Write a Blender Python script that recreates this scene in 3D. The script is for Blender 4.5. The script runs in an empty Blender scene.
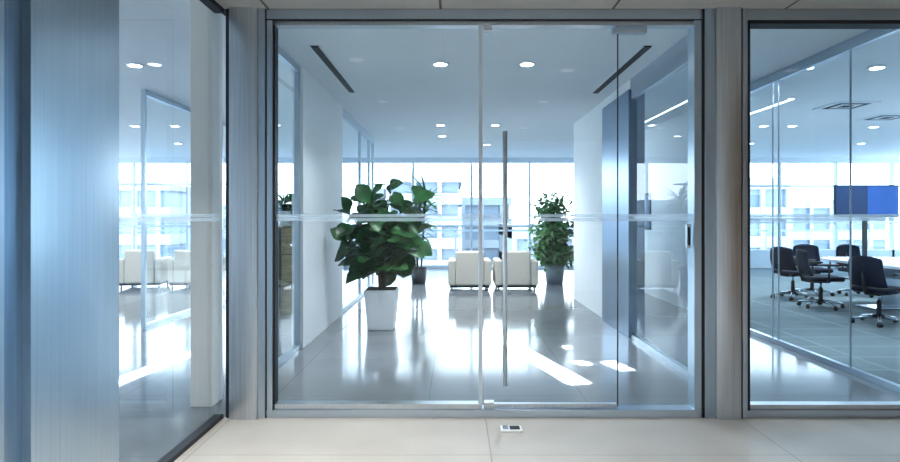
import bpy, bmesh, math, random
from mathutils import Vector, Matrix
random.seed(7)
scene=bpy.context.scene
F=600.0; EYE=1.4; D=4.24
def PX(px,d): return (px-455.0)*d/F
def PZ(py,d): return EYE-(py-217.0)*d/F

# ---------------------------------------------------------------- materials
def mat(name,col,rough=0.5,metal=0.0,spec=0.5,emis=None,es=0.0,noise=0.0,nscale=5.0,stretch=None,bump=0.0,aniso=0.0):
    m=bpy.data.materials.new(name); m.use_nodes=True
    nt=m.node_tree; b=nt.nodes['Principled BSDF']
    b.inputs['Base Color'].default_value=(*col,1); b.inputs['Roughness'].default_value=rough
    b.inputs['Metallic'].default_value=metal; b.inputs['Specular IOR Level'].default_value=spec
    if aniso: b.inputs['Anisotropic'].default_value=aniso
    if emis: b.inputs['Emission Color'].default_value=(*emis,1); b.inputs['Emission Strength'].default_value=es
    if noise>0 or bump>0:
        tc=nt.nodes.new('ShaderNodeTexCoord'); mp=nt.nodes.new('ShaderNodeMapping')
        if stretch: mp.inputs['Scale'].default_value=stretch
        nz=nt.nodes.new('ShaderNodeTexNoise'); nz.inputs['Scale'].default_value=nscale; nz.inputs['Detail'].default_value=4
        nt.links.new(tc.outputs['Object'],mp.inputs[0]); nt.links.new(mp.outputs[0],nz.inputs['Vector'])
        if noise>0:
            mr=nt.nodes.new('ShaderNodeMapRange'); mr.inputs[1].default_value=.3; mr.inputs[2].default_value=.7
            mr.inputs[3].default_value=1-noise; mr.inputs[4].default_value=1+noise
            nt.links.new(nz.outputs['Fac'],mr.inputs[0])
            vm=nt.nodes.new('ShaderNodeVectorMath'); vm.operation='SCALE'; vm.inputs[0].default_value=col
            nt.links.new(mr.outputs[0],vm.inputs['Scale']); nt.links.new(vm.outputs[0],b.inputs['Base Color'])
        if bump>0:
            bp=nt.nodes.new('ShaderNodeBump'); bp.inputs['Strength'].default_value=bump; bp.inputs['Distance'].default_value=.01
            nt.links.new(nz.outputs['Fac'],bp.inputs['Height']); nt.links.new(bp.outputs[0],b.inputs['Normal'])
    return m
def tilemat(name,c1,c2,cm,w,h,mortar,rough,off=(0,0,0),spec=0.5,noise=.06):
    m=mat(name,c1,rough,spec=spec); nt=m.node_tree; b=nt.nodes['Principled BSDF']
    tc=nt.nodes.new('ShaderNodeTexCoord'); mp=nt.nodes.new('ShaderNodeMapping'); mp.inputs['Location'].default_value=off
    br=nt.nodes.new('ShaderNodeTexBrick'); br.offset=0; br.squash=1
    br.inputs['Scale'].default_value=1; br.inputs['Brick Width'].default_value=w; br.inputs['Row Height'].default_value=h
    br.inputs['Mortar Size'].default_value=mortar; br.inputs['Mortar Smooth'].default_value=.3
    br.inputs['Color1'].default_value=(*c1,1); br.inputs['Color2'].default_value=(*c2,1); br.inputs['Mortar'].default_value=(*cm,1)
    nt.links.new(tc.outputs['Object'],mp.inputs[0]); nt.links.new(mp.outputs[0],br.inputs['Vector'])
    nz=nt.nodes.new('ShaderNodeTexNoise'); nz.inputs['Scale'].default_value=2.5; nz.inputs['Detail'].default_value=6
    nt.links.new(tc.outputs['Object'],nz.inputs['Vector'])
    mr=nt.nodes.new('ShaderNodeMapRange'); mr.inputs[1].default_value=.3; mr.inputs[2].default_value=.7
    mr.inputs[3].default_value=1-noise; mr.inputs[4].default_value=1+noise
    nt.links.new(nz.outputs['Fac'],mr.inputs[0])
    vm=nt.nodes.new('ShaderNodeVectorMath'); vm.operation='SCALE'
    nt.links.new(br.outputs['Color'],vm.inputs[0]); nt.links.new(mr.outputs[0],vm.inputs['Scale'])
    nt.links.new(vm.outputs[0],b.inputs['Base Color'])
    return m
def glassmat(name,tint=(.93,.985,.995),f0=.05,frost=0.0,mult=1.0):
    m=bpy.data.materials.new(name); m.use_nodes=True; nt=m.node_tree
    nt.nodes.remove(nt.nodes['Principled BSDF']); out=nt.nodes['Material Output']
    tr=nt.nodes.new('ShaderNodeBsdfTransparent'); tr.inputs[0].default_value=(*tint,1)
    gl=nt.nodes.new('ShaderNodeBsdfGlossy'); gl.inputs['Roughness'].default_value=.0; gl.inputs['Color'].default_value=(.95,.98,1,1)
    lw=nt.nodes.new('ShaderNodeLayerWeight'); lw.inputs[0].default_value=.5
    p=nt.nodes.new('ShaderNodeMath'); p.operation='POWER'; p.inputs[1].default_value=5
    q=nt.nodes.new('ShaderNodeMath'); q.operation='MULTIPLY_ADD'; q.inputs[1].default_value=(1-f0)*mult; q.inputs[2].default_value=f0
    nt.links.new(lw.outputs['Facing'],p.inputs[0]); nt.links.new(p.outputs[0],q.inputs[0])
    mx=nt.nodes.new('ShaderNodeMixShader'); nt.links.new(q.outputs[0],mx.inputs[0])
    nt.links.new(tr.outputs[0],mx.inputs[1]); nt.links.new(gl.outputs[0],mx.inputs[2])
    last=mx
    if frost:
        df=nt.nodes.new('ShaderNodeBsdfDiffuse'); df.inputs[0].default_value=(.70,.84,.95,1)
        tl=nt.nodes.new('ShaderNodeBsdfTranslucent'); tl.inputs[0].default_value=(.70,.84,.95,1)
        ms=nt.nodes.new('ShaderNodeMixShader'); nt.links.new(df.outputs[0],ms.inputs[1]); nt.links.new(tl.outputs[0],ms.inputs[2])
        m2=nt.nodes.new('ShaderNodeMixShader'); m2.inputs[0].default_value=frost
        nt.links.new(mx.outputs[0],m2.inputs[1]); nt.links.new(ms.outputs[0],m2.inputs[2]); last=m2
    nt.links.new(last.outputs[0],out.inputs['Surface'])
    return m
STEEL=mat('brushed_steel',(.66,.70,.74),.30,1,noise=.12,nscale=6,stretch=(30,30,.25))
SATIN=mat('satin_steel',(.60,.68,.75),.38,.35,spec=.6)
STEELD=mat('dark_steel',(.25,.35,.47),.3,1,noise=.1,nscale=6,stretch=(20,20,.25))
STEELB=mat('pier_steel',(.50,.60,.69),.30,1,noise=.05,nscale=6,stretch=(20,20,.2))
FRAME=mat('frame_steel',(.58,.66,.74),.28,1)
BLACK=mat('black',(.012,.014,.018),.5)
GAP=mat('gasket',(.03,.035,.045),.6)
WHITE=mat('white_paint',(.85,.88,.91),.55,noise=.01,nscale=3)
CEIL=mat('ceiling_paint',(.84,.88,.92),.6,noise=.01,nscale=2)
CEILL=tilemat('ceiling_tiles',(.52,.51,.49),(.53,.52,.50),(.12,.1,.08),1.2,.6,.01,.6,(.1,.3,0))
WINF=mat('window_frame_white',(.60,.70,.80),.4)
FLOORI=tilemat('polished_floor',(.19,.21,.23),(.195,.215,.235),(.12,.14,.16),1.2,1.2,.004,.10,(.2,.1,0),.24)
FLOORL=tilemat('lobby_tiles',(.49,.48,.455),(.48,.47,.445),(.29,.28,.265),1.77,.885,.004,.32,(-.212,.01,0),.4)
CARPET=tilemat('carpet',(.14,.18,.20),(.16,.205,.225),(.21,.27,.29),1.0,.5,.02,.95,(0,0,0),.1)
GLASS=glassmat('clear_glass')
GLASSB=glassmat('clear_glass_reflective',(.90,.96,.985),.06,mult=.6)
GLASSR=glassmat('clear_glass_blue',(.86,.94,.985),.03,mult=.35)
GLASSW=glassmat('window_glass',(.95,.975,1),.04)
STRIP=glassmat('frosted_strip',(.9,.97,1),.08,.55)
CREAM=mat('cream_pilaster',(.82,.80,.77),.5)
SOFA=mat('cream_upholstery',(.62,.58,.51),.85,noise=.05,nscale=60,bump=.1)
LAMP=mat('lamp_emitter',(1,1,1),.5,emis=(.97,.98,1),es=14)
LOBBYFILL=mat('lobby_fill_emitter',(1,1,1),.5,emis=(1,.95,.9),es=2)
LAMPS=mat('strip_emitter',(1,1,1),.5,emis=(.85,.94,1),es=3)
TRIMW=mat('lamp_trim',(.8,.85,.9),.4)
LEAF=mat('fig_leaf',(.028,.12,.032),.36,noise=.5,nscale=6)
LEAF2=mat('ficus_leaf',(.09,.24,.09),.45,noise=.35,nscale=9)
LEAF3=mat('palm_leaf',(.05,.15,.07),.45,noise=.3,nscale=6)
BARK=mat('bark',(.10,.07,.045),.8,noise=.3,nscale=30,bump=.3)
SOIL=mat('soil',(.03,.02,.015),.95,noise=.3,nscale=40)
POTW=mat('white_planter',(.80,.84,.88),.35)
POTB=mat('dark_planter',(.03,.04,.05),.45)
POTG=mat('blue_grey_planter',(.2,.27,.33),.45)
WOOD=mat('cabinet_wood',(.30,.24,.15),.45,noise=.25,nscale=4,stretch=(1,1,8))
REFLBROWN=mat('reflection_brown',(.34,.22,.14),.5,noise=.2,nscale=4,stretch=(8,8,1))  # brown put on an unseen wall for the right column's warm reflection
MESHB=mat('chair_navy',(.008,.014,.032),.6,spec=.15)
CHROME=mat('chrome',(.5,.56,.62),.22,1)
TABLE=mat('table_top',(.70,.75,.80),.25)
SCREEN=mat('screen_glass',(.01,.03,.08),.3,spec=.2,emis=(.01,.06,.22),es=.35)
SCREEN2=mat('screen_panel',(.01,.05,.2),.3,spec=.2,emis=(.02,.12,.42),es=.7)
CONC=mat('concrete_facade',(.26,.30,.34),.8,noise=.06,nscale=.3)
CONCW=mat('white_facade',(.34,.38,.42),.8,noise=.05,nscale=.3)
BGLASS=mat('building_glazing',(.14,.19,.25),.4)
GROUND=mat('city_ground',(.20,.24,.27),.9,noise=.2,nscale=.05)

# ---------------------------------------------------------------- mesh builder
class M:
    def __init__(s): s.bm=bmesh.new(); s.mats=[]
    def mi(s,m):
        if m not in s.mats: s.mats.append(m)
        return s.mats.index(m)
    def box(s,x0,x1,y0,y1,z0,z1,m,bev=0.0,T=None,seg=2):
        i=s.mi(m); t=bmesh.new()
        r=bmesh.ops.create_cube(t,size=1)
        for v in t.verts: v.co=Vector(((x0+x1)/2+v.co.x*(x1-x0),(y0+y1)/2+v.co.y*(y1-y0),(z0+z1)/2+v.co.z*(z1-z0)))
        if bev>0: bmesh.ops.bevel(t,geom=list(t.edges),offset=bev,segments=seg,affect='EDGES',profile=.5)
        s.merge(t,i,T); return s
    def merge(s,t,i,T=None,smooth=False):
        if T is not None: bmesh.ops.transform(t,matrix=T,verts=t.verts)
        mp={}
        for v in t.verts: mp[v]=s.bm.verts.new(v.co)
        for f in t.faces:
            try:
                nf=s.bm.faces.new([mp[v] for v in f.verts]); nf.material_index=i; nf.smooth=smooth
            except ValueError: pass
        t.free()
    def crowned(s,a0,a1,base,back,bulge,z0,z1,m,axis='x',n=20):
        """flat cladding given a slight bulge so reflected light grades across it; axis = direction it spans, bulges to -y (axis x) or +x (axis y)"""
        i=s.mi(m); prof=[]
        for k in range(n+1):
            u=k/n*2-1; a=a0+(a1-a0)*k/n; h=bulge*(1-u*u)
            prof.append((a,base-h) if axis=='x' else (base+h,a))
        front=[[s.bm.verts.new((p[0],p[1],z)) for z in (z0,z1)] for p in prof]
        for p,q in zip(front,front[1:]):
            f=s.bm.faces.new((p[0],q[0],q[1],p[1])); f.material_index=i; f.smooth=True
        bk=[(a0,back),(a1,back)] if axis=='x' else [(back,a0),(back,a1)]
        e0,e1=prof[0],prof[-1]
        for (p,q) in ((e0,bk[0]),(bk[0],bk[1]),(bk[1],e1)):
            f=s.bm.faces.new([s.bm.verts.new(c) for c in ((p[0],p[1],z0),(q[0],q[1],z0),(q[0],q[1],z1),(p[0],p[1],z1))]); f.material_index=i
        return s
    def cyl(s,p0,p1,r0,r1,m,n=20,T=None,smooth=True):
        p0=Vector(p0);p1=Vector(p1); i=s.mi(m); t=bmesh.new()
        d=p1-p0; L=d.length
        bmesh.ops.create_cone(t,cap_ends=True,segments=n,radius1=r0,radius2=r1,depth=L)
        q=d.to_track_quat('Z','Y').to_matrix().to_4x4()
        bmesh.ops.transform(t,matrix=Matrix.Translation((p0+p1)/2)@q,verts=t.verts)
        s.merge(t,i,T,smooth and n>8); return s
    def tube(s,pts,radii,m,n=8,T=None):
        i=s.mi(m); t=bmesh.new(); rings=[]
        for k,p in enumerate(pts):
            p=Vector(p); a=Vector(pts[max(k-1,0)]); b=Vector(pts[min(k+1,len(pts)-1)])
            q=(b-a).to_track_quat('Z','Y'); r=radii[k] if hasattr(radii,'__len__') else radii
            rings.append([t.verts.new(p+q@Vector((r*math.cos(6.2832*j/n),r*math.sin(6.2832*j/n),0))) for j in range(n)])
        for a,b in zip(rings,rings[1:]):
            for j in range(n): t.faces.new((a[j],a[(j+1)%n],b[(j+1)%n],b[j]))
        t.faces.new(rings[0][::-1]); t.faces.new(rings[-1])
        s.merge(t,i,T,True); return s
    def quad(s,pts,m):
        i=s.mi(m); f=s.bm.faces.new([s.bm.verts.new(p) for p in pts]); f.material_index=i; return s
    def frustum(s,cx,cy,z0,z1,w0,w1,m,bev=.0):
        i=s.mi(m); t=bmesh.new(); bmesh.ops.create_cube(t,size=1)
        for v in t.verts:
            w=w1 if v.co.z>0 else w0
            v.co=Vector((cx+v.co.x*w,cy+v.co.y*w,z1 if v.co.z>0 else z0))
        if bev: bmesh.ops.bevel(t,geom=list(t.edges),offset=bev,segments=2,affect='EDGES')
        s.merge(t,i)
    def leaf(s,base,d,up,L,W,m,droop=.25,prof='obo',n=6):
        i=s.mi(m); d=Vector(d).normalized(); up=Vector(up)
        side=d.cross(up); 
        if side.length<1e-3: side=d.cross(Vector((1,0,0)))
        side.normalize(); nor=side.cross(d).normalized()
        rows=[]
        for k in range(n+1):
            u=k/n
            if prof=='obo': w=W*.5*(math.sin(math.pi*min(1,u**1.25*.98+.01))**.7)*(.6+.5*u)
            elif prof=='ell': w=W*.5*math.sin(math.pi*(.02+.96*u))**.8
            else: w=W*.5*(1-u)**.6*min(1,.4+u*4)
            if k==n: w=W*.05
            c=Vector(base)+d*(L*u)-nor*(droop*L*u*u)
            wav=W*.06*math.sin(u*9)
            rows.append([c-side*w+nor*(w*.28+wav),c,c+side*w+nor*(w*.28-wav)])
        bv=[[s.bm.verts.new(p) for p in r] for r in rows]
        for a,b in zip(bv,bv[1:]):
            for j in (0,1):
                f=s.bm.faces.new((a[j],a[j+1],b[j+1],b[j])); f.material_index=i; f.smooth=True
    def obj(s,name,loc=None,normals=True):
        if normals: bmesh.ops.recalc_face_normals(s.bm,faces=s.bm.faces)
        me=bpy.data.meshes.new(name); 
        for m in s.mats: me.materials.append(m)
        if loc is not None:
            bmesh.ops.translate(s.bm,vec=-Vector(loc),verts=s.bm.verts)
        s.bm.to_mesh(me); s.bm.free()
        o=bpy.data.objects.new(name,me); scene.collection.objects.link(o)
        if loc is not None: o.location=loc
        return o
def empty(name,loc=(0,0,0)):
    e=bpy.data.objects.new(name,None); e.location=loc; scene.collection.objects.link(e); return e
def par(o,p):
    o.parent=p; o.matrix_parent_inverse=Matrix.Translation(-p.location); return o
def B(name,*a,**k): return M().box(*a,**k).obj(name)

YF=16.5; XL=-12.0; XR=13.0; YB=-3.0; H=3.0; HL=2.85
CLW=-1.62; CRW=2.04; MR=3.56; LG=-1.61

# ---------------------------------------------------------------- shell
B('floor',XL,MR,D+.06,YF,-.2,0,FLOORI)
B('floor_lobby',LG,5.0,YB,D+.06,-.2,0,FLOORL)
B('floor_side_room',XL,LG,YB,D+.06,-.2,0,FLOORI)
B('floor_carpet',MR,XR,D+.06,YF,-.2,0,CARPET)
m=M(); m.box(XL,XR,D+.09,YF+.1,H,H+.25,CEIL); m.box(XL,LG-.05,YB,D+.09,H,H+.25,CEIL); m.obj('ceiling')
B('ceiling_lobby',LG-.05,5.0,YB,D-.06,HL,H+.25,CEILL)
m=M(); m.box(LG-.05,6.0,D-.06,D+.09,HL,H+.25,GAP); m.obj('trim_header')
B('wall_back',XL,5.0,YB-.15,YB,0,H+.25,WHITE)
B('wall_lobby_right',5.0,5.15,YB-.15,D+.05,0,H+.25,REFLBROWN)
B('wall_front_right',5.15,XR,D-.06,D+.09,0,H,WHITE)

def curtain(name,x0,x1,y,sill,trans,step=1.45,phase=0.0):
    m=M()
    x=x0+phase
    while x<=x1:
        m.box(x-.03,x+.03,y-.06,y+.06,0,H-.12,WINF); x+=step
    m.box(x0,x1,y-.06,y+.06,0,max(.08,sill),WINF)
    for z in trans: m.box(x0,x1,y-.05,y+.05,z-.025,z+.025,WINF)
    m.quad([(x0,y+.02,0),(x1,y+.02,0),(x1,y+.02,H),(x0,y+.02,H)],GLASSW)
    m.box(x0,x1,y-.3,y-.07,H-.13,H,WINF)
    return m.obj(name,normals=False)
curtain('window_1',XL,-1.9,YF,.08,[1.15,2.3],1.45,.3)
curtain('window_2',-1.9,MR,YF,.08,[1.15],1.6,.75)
curtain('window_3',MR,XR,YF,.5,[1.25,2.25],1.55,.7)
def side_opening(name,x):  # unseen open side, added only to let sky light in
    m=M(); y=YB+.3
    while y<YF:
        m.box(x-.06,x+.06,y-.03,y+.03,0,H,WINF); y+=1.6
    m.box(x-.06,x+.06,YB,YF,0,.1,WINF); m.box(x-.05,x+.05,YB,YF,1.1,1.15,WINF); m.box(x-.06,x+.06,YB,YF,H-.1,H,WINF)
    m.obj(name)
side_opening('light_opening_left',XL+.06); 
m=M(); y=D+.4  # matching opening on the right, out of view, added for sky light
while y<YF:
    m.box(XR-.12,XR,y-.03,y+.03,0,H,WINF); y+=1.6
m.box(XR-.12,XR,D+.1,YF,0,.5,WINF); m.box(XR-.12,XR,D+.1,YF,H-.1,H,WINF); m.obj('light_opening_right')
m=M(); m.box(XL,XR,YF+.9,YF+.95,.98,1.03,WINF)
for k in range(9): m.box(XL+k*3,XL+k*3+.04,YF+.9,YF+.94,-.1,1.0,WINF)
m.box(XL,XR,YF+.06,YF+1.1,-.2,-.05,CONC)
m.obj('balcony_railing')

# ---------------------------------------------------------------- front glazed screen
def fx(px): return PX(px,D)
ym0,ym1=D-.06,D+.06
m=M()
m.crowned(fx(234),fx(261),D-.095,D+.10,.005,0,HL,STEEL)
m.box(fx(261),fx(268),D-.07,D+.07,0,HL,FRAME,bev=.003)
m.box(fx(229),fx(234),D-.06,D+.06,0,HL,GAP)
m.obj('steel_column',normals=False)
m=M()
m.crowned(fx(711),fx(735),D-.095,D+.10,.006,0,HL,STEEL)
m.box(fx(701),fx(711),D-.07,D+.07,0,HL,STEELB,bev=.003)
m.box(fx(735),fx(738),D-.06,D+.06,0,HL,GAP)
m.box(fx(738),fx(743),D-.07,D+.07,0,HL,FRAME,bev=.003)
m.obj('steel_column',normals=False)
zt0,zt1=PZ(27,D),PZ(12,D)
m=M()
m.box(fx(268),fx(700),ym0,ym1,zt0+.035,zt1,FRAME,bev=.003)
m.box(fx(268),fx(700),ym0-.005,ym1,zt0+.028,zt0+.035,GAP)
m.box(fx(268),fx(700),ym0+.02,ym1-.02,zt0,zt0+.028,STEEL)
m.box(fx(268),fx(700),ym0,ym1,0,.055,FRAME,bev=.003)
m.box(fx(268),fx(480),ym0+.02,ym1-.02,.055,.09,STEEL)
m.box(fx(268),fx(269.5),ym0,ym1,.0,zt1,GAP)
m.box(fx(269.5),fx(275),ym0,ym1,.05,zt0+.03,FRAME)
m.box(fx(275),fx(276.5),ym0+.02,ym1-.02,.05,zt0+.03,BLACK)
m.box(fx(691),fx(698),ym0,ym1,.05,zt0+.03,STEELB)
m.box(fx(698),fx(701),ym0,ym1,0,zt1,GAP)
m.obj('trim_entrance_frame')
m=M(); x1=4.98
m.box(fx(743),x1,ym0,ym1,zt0+.03,zt1,FRAME,bev=.003); m.box(fx(743),x1,ym0,ym1,zt0+.005,zt0+.03,GAP)
m.box(fx(743),x1,ym0,ym1,0,.055,FRAME,bev=.003); m.box(fx(743),x1,ym0+.02,ym1-.02,.055,.085,STEEL)
m.box(fx(743),fx(746),ym0,ym1,.05,zt0+.03,GAP)
m.box(4.9,4.98,ym0,ym1,0,zt1,FRAME)
m.obj('window_frame')
def pane(name,x0,x1,y,z0,z1,g=GLASS,strip=True):
    m=M()
    zz=[(z0,z1,g)]
    if strip: zz=[(z0,1.37,g),(1.37,1.394,STRIP),(1.394,1.398,g),(1.398,1.42,STRIP),(1.42,z1,g)]
    for a,b,mm in zz: m.quad([(x0,y,a),(x1,y,a),(x1,y,b),(x0,y,b)],mm)
    return m.obj(name,normals=False)
pane('glass_pane_1',fx(276.5),fx(479),D,.06,zt0+.03)  # fixed glass panes of the entrance screen
pane('glass_pane_2',fx(618),fx(691),D,.06,zt0+.03)
pane('glass_pane_3',fx(745),4.93,D,.06,zt0+.03)
dr=empty('glass_door',(fx(548),D,0))
par(pane('leaf',fx(483),fx(617),D,.085,zt0-.01),dr)
m=M(); m.box(fx(478.5),fx(482.3),D-.025,D+.025,.06,zt1-.02,SATIN,bev=.002); par(m.obj('stile'),dr)
m=M(); m.box(fx(484),fx(616),D-.02,D+.02,.06,.085,STEEL); m.box(fx(484),fx(494),D-.03,D+.03,.0,.10,STEEL,bev=.003)
m.box(fx(483.5),fx(492),D-.03,D+.03,zt0-.035,zt0,STEEL,bev=.003); m.box(fx(612),fx(646),D-.025,D+.025,zt0-.05,zt0-.01,FRAME,bev=.003)
par(m.obj('patch_fittings'),dr)
m=M(); hx=fx(504)
m.cyl((hx,D-.09,PZ(382,D)),(hx,D-.09,PZ(133,D)),.016,.016,SATIN,24)
for z in (PZ(360,D),PZ(155,D)): m.cyl((hx,D-.09,z),(hx,D,z),.009,.009,SATIN,16)
par(m.obj('pull_handle'),dr)
m=M(); m.box(fx(617.2),fx(618.1),D-.006,D+.006,.06,zt0,GAP); par(m.obj('edge_seal'),dr)
m=M(); m.box(fx(685),fx(689.5),D-.03,D-.002,PZ(248,D),PZ(224,D),FRAME,bev=.003); m.box(fx(686.3),fx(688.3),D-.034,D-.03,PZ(245,D),PZ(227,D),BLACK)
m.obj('door_lock')

# ---------------------------------------------------------------- lobby left side (x = LG)
m=M()
m.crowned(-2.95,2.17,LG-.02,LG-.10,.02,0,HL,STEELB,'y')
m.box(LG-.10,LG-.035,2.17,2.28,0,HL,STEELD)
m.crowned(2.28,2.88,LG-.002,LG-.10,.011,0,HL,STEELB,'y',28)
m.obj('steel_pier',normals=False)
m=M()
for a,b,g in ((.03,1.37,GLASSB),(1.37,1.394,STRIP),(1.394,1.398,GLASSB),(1.398,1.42,STRIP),(1.42,HL-.03,GLASSB)):
    m.quad([(LG-.03,2.88,a),(LG-.03,D-.06,a),(LG-.03,D-.06,b),(LG-.03,2.88,b)],g)
m.box(LG-.06,LG,2.89,D-.07,0,.03,GAP); m.box(LG-.06,LG+.005,2.89,D-.07,HL-.035,HL-.002,GAP)
m.obj('glass_partition',normals=False)
m=M(); m.box(-1.95,-1.79,4.42,4.62,0,H-.002,CREAM,bev=.004); m.obj('pilaster')
m=M(); m.box(LG-.06,LG,-2.9,D-.08,HL,H-.002,WHITE); m.obj('trim_1')

# ---------------------------------------------------------------- corridor walls
def ypane(name,x,y0,y1,z0,z1,g=GLASS,strip=False,mull=(),top=True,fm=FRAME,t=.025):
    m=M()
    zz=[(z0,z1,g)]
    if strip: zz=[(z0,1.37,g),(1.37,1.42,STRIP),(1.42,z1,g)]
    for a,b,mm in zz: m.quad([(x,y0,a),(x,y1,a),(x,y1,b),(x,y0,b)],mm)
    m.box(x-t,x+t,y0,y1,0,.05,fm)
    if top: m.box(x-t,x+t,y0,y1,z1-.02,H-.002,fm)
    for y in mull: m.box(x-t,x+t,y-.025,y+.025,.05,z1-.02,fm)
    return m.obj(name,normals=False)
ypane('glass_partition',CLW-.05,4.7,6.38,.05,H-.05,GLASS,True,(4.73,6.35))
B('wall_left',CLW-.12,CLW,6.4,8.65,0,H-.002,WHITE)
ypane('window_6',CLW-.05,8.68,12.2,.05,H-.10,GLASS,False,(8.7,10.5,11.6,12.17),fm=WINF)
ypane('glass_partition',CRW+.02,4.5,6.93,.05,H-.22,GLASSB,True,(5.2,),fm=FRAME)
m=M(); m.box(CRW-.03,CRW+.16,6.95,8.2,0,H-.12,STEELD,bev=.006); m.box(CRW-.01,CRW+.14,6.95,8.2,H-.12,H-.002,WHITE); m.obj('steel_cladding')
B('wall_right',CRW,CRW+.14,8.21,10.3,0,H-.002,WHITE)
ypane('glass_partition',MR,D+.1,8.6,.05,H-.08,GLASSR,True,(),fm=FRAME)
m=M()
for y in (5.4,6.6,6.72,7.9): m.box(MR-.006,MR+.006,y-.006,y+.006,.05,H-.08,FRAME)
m.obj('trim_2')
B('wall_meeting',MR-.06,MR+.06,8.62,13.2,0,H-.002,WHITE)
m=M(); m.box(MR-.085,MR-.062,10.7,12.0,1.17,1.83,BLACK,bev=.004); m.box(MR-.09,MR-.085,10.74,11.96,1.21,1.79,SCREEN); m.obj('wall_screen')
ypane('glass_partition',-3.9,7.5,13,.05,H-.05,GLASS,True,(7.52,10,12.9))

m=M(); m.box(-2.95,-2.12,8.7,9.1,0,1.26,WOOD,bev=.006); m.box(-2.55,-2.52,8.685,8.70,.08,1.23,BLACK)
for z in (.45,.85): m.box(-2.93,-2.14,8.69,8.70,z,z+.012,BLACK)
m.obj('storage_cabinet')

# ---------------------------------------------------------------- ceiling fixtures
def slot(x,y0,y1):
    m=M(); h=H-.002; m.box(x-.035,x+.035,y0,y1,h-.012,h,BLACK); m.box(x-.05,x-.035,y0-.01,y1+.01,h-.008,h,TRIMW); m.box(x+.035,x+.05,y0-.01,y1+.01,h-.008,h,TRIMW)
    m.obj('linear_diffuser')
slot(-1.31,5.6,7.65); slot(1.80,5.6,7.7)
def downlight(x,y,h,e0,col,spread=2.2,lm=LAMP,tm=TRIMW):
    e=empty('downlight',(x,y,h))
    m=M(); m.cyl((x,y,h-.012),(x,y,h-.001),.085,.09,tm,28); m.cyl((x,y,h-.016),(x,y,h-.012),.065,.065,lm,28)
    par(m.obj('trim_ring'),e)
    l=bpy.data.lights.new('bulb','AREA'); l.shape='DISK'; l.size=.12; l.energy=e0; l.color=col; l.spread=spread
    lo=bpy.data.objects.new('bulb',l); lo.location=(x,y,h-.02); scene.collection.objects.link(lo); par(lo,e)
lights=[(-.15,6.25),(.75,6.25),(-.25,10.4),(.7,10.4),(-.25,11.8),(.7,13.2),(-3.36,6.3),(-5.6,10.5),(-4.9,10.5),(-6.0,13),(-4.8,13),
 (3.75,6.4),(4.5,6.4),(5.4,10.5),(5.9,10.5),(7.4,10.6),(7.6,7.2),(8.8,13.0),(6.4,13),(-8,7),(10,8)]
for (x,y) in lights: downlight(x,y,H,24,(.95,.97,1))
def strip(x0,x1,y0,y1,z=H):
    m=M(); m.box(x0,x1,y0,y1,z-.012,z-.001,LAMPS); m.box(x0-.01,x0,y0,y1,z-.014,z-.001,TRIMW); m.box(x1,x1+.01,y0,y1,z-.014,z-.001,TRIMW); m.obj('linear_light')
strip(3.15,3.20,8.0,12.5)
strip(4.50,4.58,8.1,9.3)
for (x,y,w,c) in ((-.9,3.0,24,(1,.92,.83)),(-.9,1.0,24,(1,.94,.87)),(-.9,-1.2,30,(1,.95,.9)),(1.1,2.6,6,(.96,.96,.98)),(1.1,1.0,11,(.97,.97,1)),(1.1,-1.2,34,(.97,.97,1)),(3.3,2.6,2.5,(.84,.92,1)),(3.3,1.0,6,(.84,.92,1)),(3.3,-1.2,30,(.9,.94,1))):
    downlight(x,y,HL,w,c,1.9,LOBBYFILL,CEILL)  # unseen lobby lamps added to brighten floor, walls and steel
for (x,y) in ((5.6,8.6),(6.9,9.6)):
    m=M(); m.box(x-.3,x+.3,y-.3,y+.3,H-.012,H-.001,TRIMW)
    for k in range(3):
        r=.22-.07*k
        m.box(x-r,x+r,y-r,y+r,H-.014-.002*k,H-.012-.002*k,[GAP,TRIMW,GAP][k])
    m.obj('ceiling_vent')

# ---------------------------------------------------------------- furniture
def armchair(x,y,rot=0):
    T=Matrix.Translation((x,y,0))@Matrix.Rotation(rot,4,'Z'); m=M()
    m.box(-.41,-.27,-.38,.40,.10,.58,SOFA,.03,T); m.box(.27,.41,-.38,.40,.10,.58,SOFA,.03,T)
    m.box(-.27,.27,-.40,-.22,.10,.75,SOFA,.035,T); m.box(-.27,.27,-.22,.38,.10,.30,SOFA,.02,T)
    m.box(-.265,.265,-.22,.40,.30,.44,SOFA,.04,T); m.box(-.25,.25,-.23,-.10,.44,.72,SOFA,.045,T)
    m.box(-.38,.38,-.36,.37,.06,.10,BLACK,0,T)
    for a in(-.34,.34):
        for b in(-.32,.33): m.cyl((a,b,0),(a,b,.08),.018,.022,CHROME,12,T)
    o=m.obj('armchair',(x,y,0)); return o
armchair(.28,11.75); armchair(1.17,11.75)
armchair(-6.25,12.1,.2); armchair(-5.2,12.1,-.1)

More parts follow.
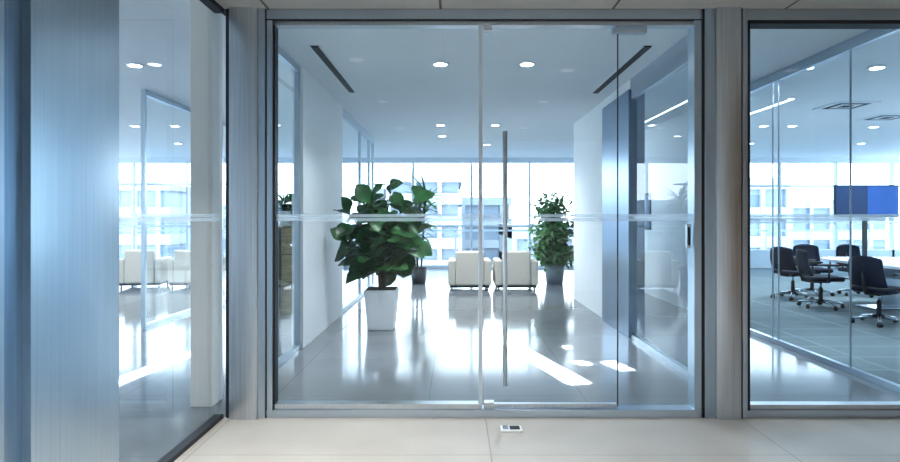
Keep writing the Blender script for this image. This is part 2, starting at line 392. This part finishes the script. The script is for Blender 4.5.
def office_chair(x,y,rot):
    T=Matrix.Translation((x,y,0))@Matrix.Rotation(rot,4,'Z'); m=M()   # faces +Y
    for k in range(5):
        a=k*2*math.pi/5+.3; c,s=math.cos(a),math.sin(a)
        m.tube([(0.03*c,.03*s,.10),(.18*c,.18*s,.085),(.31*c,.31*s,.065)],[.028,.02,.014],CHROME,8,T)
        R=T@Matrix.Translation((.31*c,.31*s,.03))@Matrix.Rotation(a+.8,4,'Z')
        m.cyl((0,-.022,0),(0,.022,0),.03,.03,BLACK,14,R); m.cyl((0,0,.0),(0,0,.04),.01,.01,BLACK,8,R)
    m.cyl((0,0,.08),(0,0,.30),.03,.03,BLACK,16,T); m.cyl((0,0,.30),(0,0,.41),.018,.018,CHROME,16,T)
    m.box(-.1,.1,-.14,.1,.385,.42,BLACK,.01,T)
    m.box(-.25,.25,-.22,.25,.42,.49,MESHB,.032,T,3)
    i=m.mi(MESHB); t=bmesh.new(); g=[]
    NX,NZ=8,8
    for side in(0,1):
        rows=[]
        for r in range(NZ+1):
            v=r/NZ; row=[]
            for c in range(NX+1):
                u=c/NX*2-1; w=.235*(1-.12*v*v)*(1-.25*max(0,v-.85)/.15*.4)
                row.append(t.verts.new((u*w,-.245-.07*v+.06*u*u-.03*math.sin(v*3.1)-.02*side,.50+.40*v-(.03*u*u if v>.9 else 0))))
            rows.append(row)
        g.append(rows)
    for rows in g:
        for r in range(NZ):
            for c in range(NX): t.faces.new((rows[r][c],rows[r][c+1],rows[r+1][c+1],rows[r+1][c]))
    a,b=g
    for r in range(NZ):
        for c in(0,NX): t.faces.new((a[r][c],a[r+1][c],b[r+1][c],b[r][c]))
    for c in range(NX):
        for r in(0,NZ): t.faces.new((a[r][c],a[r][c+1],b[r][c+1],b[r][c]))
    m.merge(t,i,T,True)
    m.tube([(0,-.1,.40),(0,-.26,.42),(0,-.30,.56),(0,-.32,.75)],[.025,.025,.02,.015],BLACK,8,T)
    for sx in(-1,1):
        m.tube([(sx*.2,.0,.43),(sx*.29,.0,.44),(sx*.30,.0,.55),(sx*.30,-.01,.66)],.014,BLACK,8,T)
        m.box(sx*.30-.035,sx*.30+.035,-.16,.14,.66,.69,BLACK,.012,T)
    m.obj('office_chair',(x,y,0))
for (x,y,r) in ((5.8,10.3,-1.2),(5.67,9.3,-1.75),(5.55,7.85,-1.2),(6.4,10.75,3.0),(7.2,10.7,3.2),(8.1,9.4,1.5),(8.1,8.2,1.6)):
    office_chair(x,y,r)
m=M()
i=m.mi(TABLE); t=bmesh.new(); ring=[]; TX=6.78
for k in range(48):
    a=k/48*2*math.pi; c,s=math.cos(a),math.sin(a); e=.35
    ring.append((TX+.85*math.copysign(abs(c)**e,c),8.2+1.9*math.copysign(abs(s)**e,s)))
lo=[t.verts.new((p[0],p[1],.695)) for p in ring]; hi=[t.verts.new((p[0],p[1],.73)) for p in ring]
t.faces.new(lo[::-1]); t.faces.new(hi)
for k in range(48): t.faces.new((lo[k],lo[(k+1)%48],hi[(k+1)%48],hi[k]))
m.merge(t,i)
for yy in(7.1,9.2):
    m.box(TX-.25,TX+.25,yy-.05,yy+.05,.03,.695,CHROME,.01); m.box(TX-.5,TX+.5,yy-.2,yy+.2,0,.03,CHROME,.008)
m.box(TX-.02,TX+.02,7.1,9.2,.45,.6,CHROME)
m.obj('conference_table')
d=13.5; x0,x1,z0,z1=PX(835,d),PX(899,d),PZ(217.5,d),PZ(185,d)
m=M(); m.box(x0,x1,d,d+.06,z0,z1,BLACK,.008); xm=(x0+x1)/2
m.box(x0+.02,xm-.01,d-.004,d,z0+.03,z1-.03,SCREEN); m.box(xm+.01,x1-.02,d-.004,d,z0+.03,z1-.03,SCREEN2)
m.box(xm-.05,xm+.05,d+.06,d+.10,.03,z1-.1,BLACK,.005); m.box(xm-.45,xm+.45,d-.25,d+.35,0,.03,BLACK,.008)
m.obj('television_stand')
fy=3.95; m=M(); m.box(.30,.44,fy-.05,fy+.05,0,.012,POTW,.003); m.box(.36,.425,fy-.03,fy+.03,.012,.016,GAP); m.box(.315,.35,fy-.03,fy+.03,.012,.018,CHROME,.002)
m.obj('floor_socket')

# ---------------------------------------------------------------- plants
def fig(x,y):
    m=M(); m.frustum(x,y,0,.50,.31,.40,POTW,.012); m.frustum(x,y,.475,.503,.36,.365,SOIL)
    ends=[(-.40,.0,1.42),(-.12,-.15,1.60),(.10,.1,1.73),(.42,-.05,1.60),(.44,.12,1.2),(-.40,-.12,1.08),(.1,-.25,1.3),(-.12,.22,1.40),(.28,-.15,.98),(-.12,-.22,.95),(-.22,.1,1.54),(.24,.0,1.47),(-.36,.1,.84),(0,-.1,1.1),(.12,-.15,.80)]
    for j,(ex,ey,ez) in enumerate(ends):
        b0=Vector((x+.03*math.cos(j),y+.03*math.sin(j),.49)); e=Vector((x+ex,y+ey,ez))
        mid=b0.lerp(e,.5)+Vector((-ex*.25,-ey*.25,.08))
        pts=[b0,b0.lerp(mid,.5)+Vector((0,0,.02)),mid,mid.lerp(e,.5),e]
        m.tube(pts,[.016,.014,.012,.009,.006],BARK,7)
        n=11
        for k in range(n):
            u=.46+.54*k/(n-1)
            p=mid.lerp(e,(u-.5)*2) if u>.5 else b0.lerp(mid,u*2)
            a=k*2.4+j; el=random.uniform(-.35,.55) if k<n-2 else 1.0
            dr=Vector((math.cos(a)*math.cos(el),math.sin(a)*math.cos(el),math.sin(el)))+Vector((ex,ey,0))*.9
            L=random.uniform(.25,.34)*(1 if k<n-2 else .85)
            m.leaf(p+dr.normalized()*.02,dr,(random.uniform(-.6,.6),random.uniform(-1.2,.0),1),L,L*.88,LEAF,random.uniform(.1,.6))
    m.obj('fiddle_leaf_fig',(x,y,0),normals=False)
fig(-.92,7.55)
def ficus(x,y,h,pot,w,n=3200):
    m=M(); m.cyl((x,y,0),(x,y,.42),.17,.22,pot,24); m.cyl((x,y,.40),(x,y,.425),.19,.19,SOIL,20)
    for j in range(32):
        a=j*2.4; r=w*math.sqrt(random.random())*.95; ez=random.uniform(.55,h-.03)
        if j<5: ez=h-.05*j; r*=.6
        b0=Vector((x,y,.42)); e=Vector((x+r*math.cos(a),y+r*math.sin(a),ez)); mid=Vector((x+r*.35*math.cos(a),y+r*.35*math.sin(a),.42+(ez-.42)*.6))
        m.tube([b0,mid,e],[.012,.009,.004],BARK,6)
        for k in range(n//32):
            u=random.uniform(.3,1); p=mid.lerp(e,(u-.5)*2) if u>.5 else b0.lerp(mid,u*2)
            p=p+Vector((random.gauss(0,.09),random.gauss(0,.09),random.gauss(0,.08)))
            b=random.uniform(0,6.28)
            m.leaf(p,(math.cos(b),math.sin(b),random.uniform(-.6,.5)),(0,-.5,1),random.uniform(.10,.15),.07,LEAF2,.3,'ell',4)
    m.obj('ficus_tree',(x,y,0),normals=False)
ficus(2.09,12.6,1.86,POTG,.48)
def palm(x,y,z,h,pot,name,s=1.0,cz=3,n=48,lo=-.2):
    m=M(); m.cyl((x,y,z),(x,y,z+.32*s),.13*s,.17*s,pot,24); m.cyl((x,y,z+.31*s),(x,y,z+.325*s),.15*s,.15*s,SOIL,20)
    for c in range(cz):
        a=c*2.1; hh=h*(1-.2*c); cx,cy=x+.05*s*math.cos(a),y+.05*s*math.sin(a)
        tip=Vector((cx+.08*s*math.cos(a),cy+.08*s*math.sin(a),z+hh))
        m.tube([(cx,cy,z+.3*s),tip],[.018*s,.014*s],BARK,7)
        for k in range(n):
            b=k*2.4; el=random.uniform(lo,1.35)
            m.leaf(tip-Vector((0,0,random.uniform(0,.35*s))),(math.cos(b)*math.cos(el),math.sin(b)*math.cos(el),math.sin(el)),(0,0,1),random.uniform(.4,.6)*s,.065*s,LEAF3,.45,'str',6)
    m.obj(name,(x,y,z),normals=False)
palm(-.76,12.6,0,1.85,POTB,'dracaena_plant',1.05)
palm(-2.50,8.9,1.263,.40,POTW,'potted_dracaena',.7,2,44,.3)

# ---------------------------------------------------------------- city
def building(px0,px1,pytop,d,dep,m0,fl=3.4,name='office_building'):
    x0,x1=PX(px0,d),PX(px1,d); zt=PZ(pytop,d); m=M()
    m.box(x0+.4,x1-.4,d+.4,d+dep,-40,zt-.5,BGLASS)
    z=zt
    while z>-38:
        m.box(x0,x1,d,d+dep+.2,z-1.3,z,m0); z-=fl
    x=x0
    while x<=x1-.3:
        m.box(x,x+.5,d-.05,d+dep,-40,zt-.01,m0); x+=max(3.0,(x1-x0)/5.01)
    m.obj(name)
building(386,462,171,70,20,CONCW,2.6)
building(462,512,197,95,20,CONC)
building(512,590,226,60,18,CONC)
building(330,384,188,80,20,CONC)
building(60,170,180,75,20,CONCW)
building(170,290,200,110,20,CONC)
building(640,740,205,80,20,CONC)
building(735,790,178,70,22,CONCW)
building(790,890,200,95,22,CONCW,5)
B('city_ground',-300,300,20,500,-40.5,-40,GROUND)

# ---------------------------------------------------------------- sun streaks: added narrow area lamps hung unseen inside the room
def beam(tx,ty,sx,sy,sz,w,h,e):
    l=bpy.data.lights.new('added_streak_lamp','AREA'); l.shape='RECTANGLE'; l.size=w; l.size_y=h; l.energy=e; l.color=(1,.98,.95); l.spread=math.radians(.6)
    o=bpy.data.objects.new('added_streak_lamp',l); o.location=(sx,sy,sz)
    dv=Vector((tx-sx,ty-sy,-sz)); o.rotation_euler=dv.to_track_quat('-Z','Y').to_euler(); scene.collection.objects.link(o)
beam(.75,6.10,-.26,9.70,2.3,.20,1.15,85)
beam(1.20,6.45,.17,9.95,2.5,.10,.07,2)
beam(1.22,5.75,.25,9.25,2.5,.12,.10,3.4)
beam(1.52,5.65,.52,9.1,2.5,.16,.22,2.6)
beam(-2.78,5.7,-2.3,9.2,2.4,.16,.9,45)

# ---------------------------------------------------------------- world
w=bpy.data.worlds.new('World'); scene.world=w; w.use_nodes=True; nt=w.node_tree
bg=nt.nodes['Background']; tc=nt.nodes.new('ShaderNodeTexCoord'); sp=nt.nodes.new('ShaderNodeSeparateXYZ'); cr=nt.nodes.new('ShaderNodeValToRGB')
nt.links.new(tc.outputs['Generated'],sp.inputs[0]); nt.links.new(sp.outputs['Z'],cr.inputs[0]); nt.links.new(cr.outputs[0],bg.inputs[0])
cr.color_ramp.elements[0].position=0; cr.color_ramp.elements[0].color=(.88,.95,1,1)
cr.color_ramp.elements[1].position=.6; cr.color_ramp.elements[1].color=(.64,.82,1,1)
bg.inputs[1].default_value=5.3
scene.view_settings.view_transform='Standard'
try: scene.view_settings.look='Medium High Contrast'
except Exception as ex: print('look unavailable',ex)
scene.view_settings.exposure=0.03

cam=bpy.data.cameras.new('camera'); co=bpy.data.objects.new('camera',cam); scene.collection.objects.link(co)
co.location=(0,0,EYE); co.rotation_euler=(math.pi/2,0,0); cam.sensor_width=36; cam.lens=24
cam.shift_x=-5/900; cam.shift_y=-14/900; cam.clip_end=1000; cam.clip_start=.05
scene.camera=co
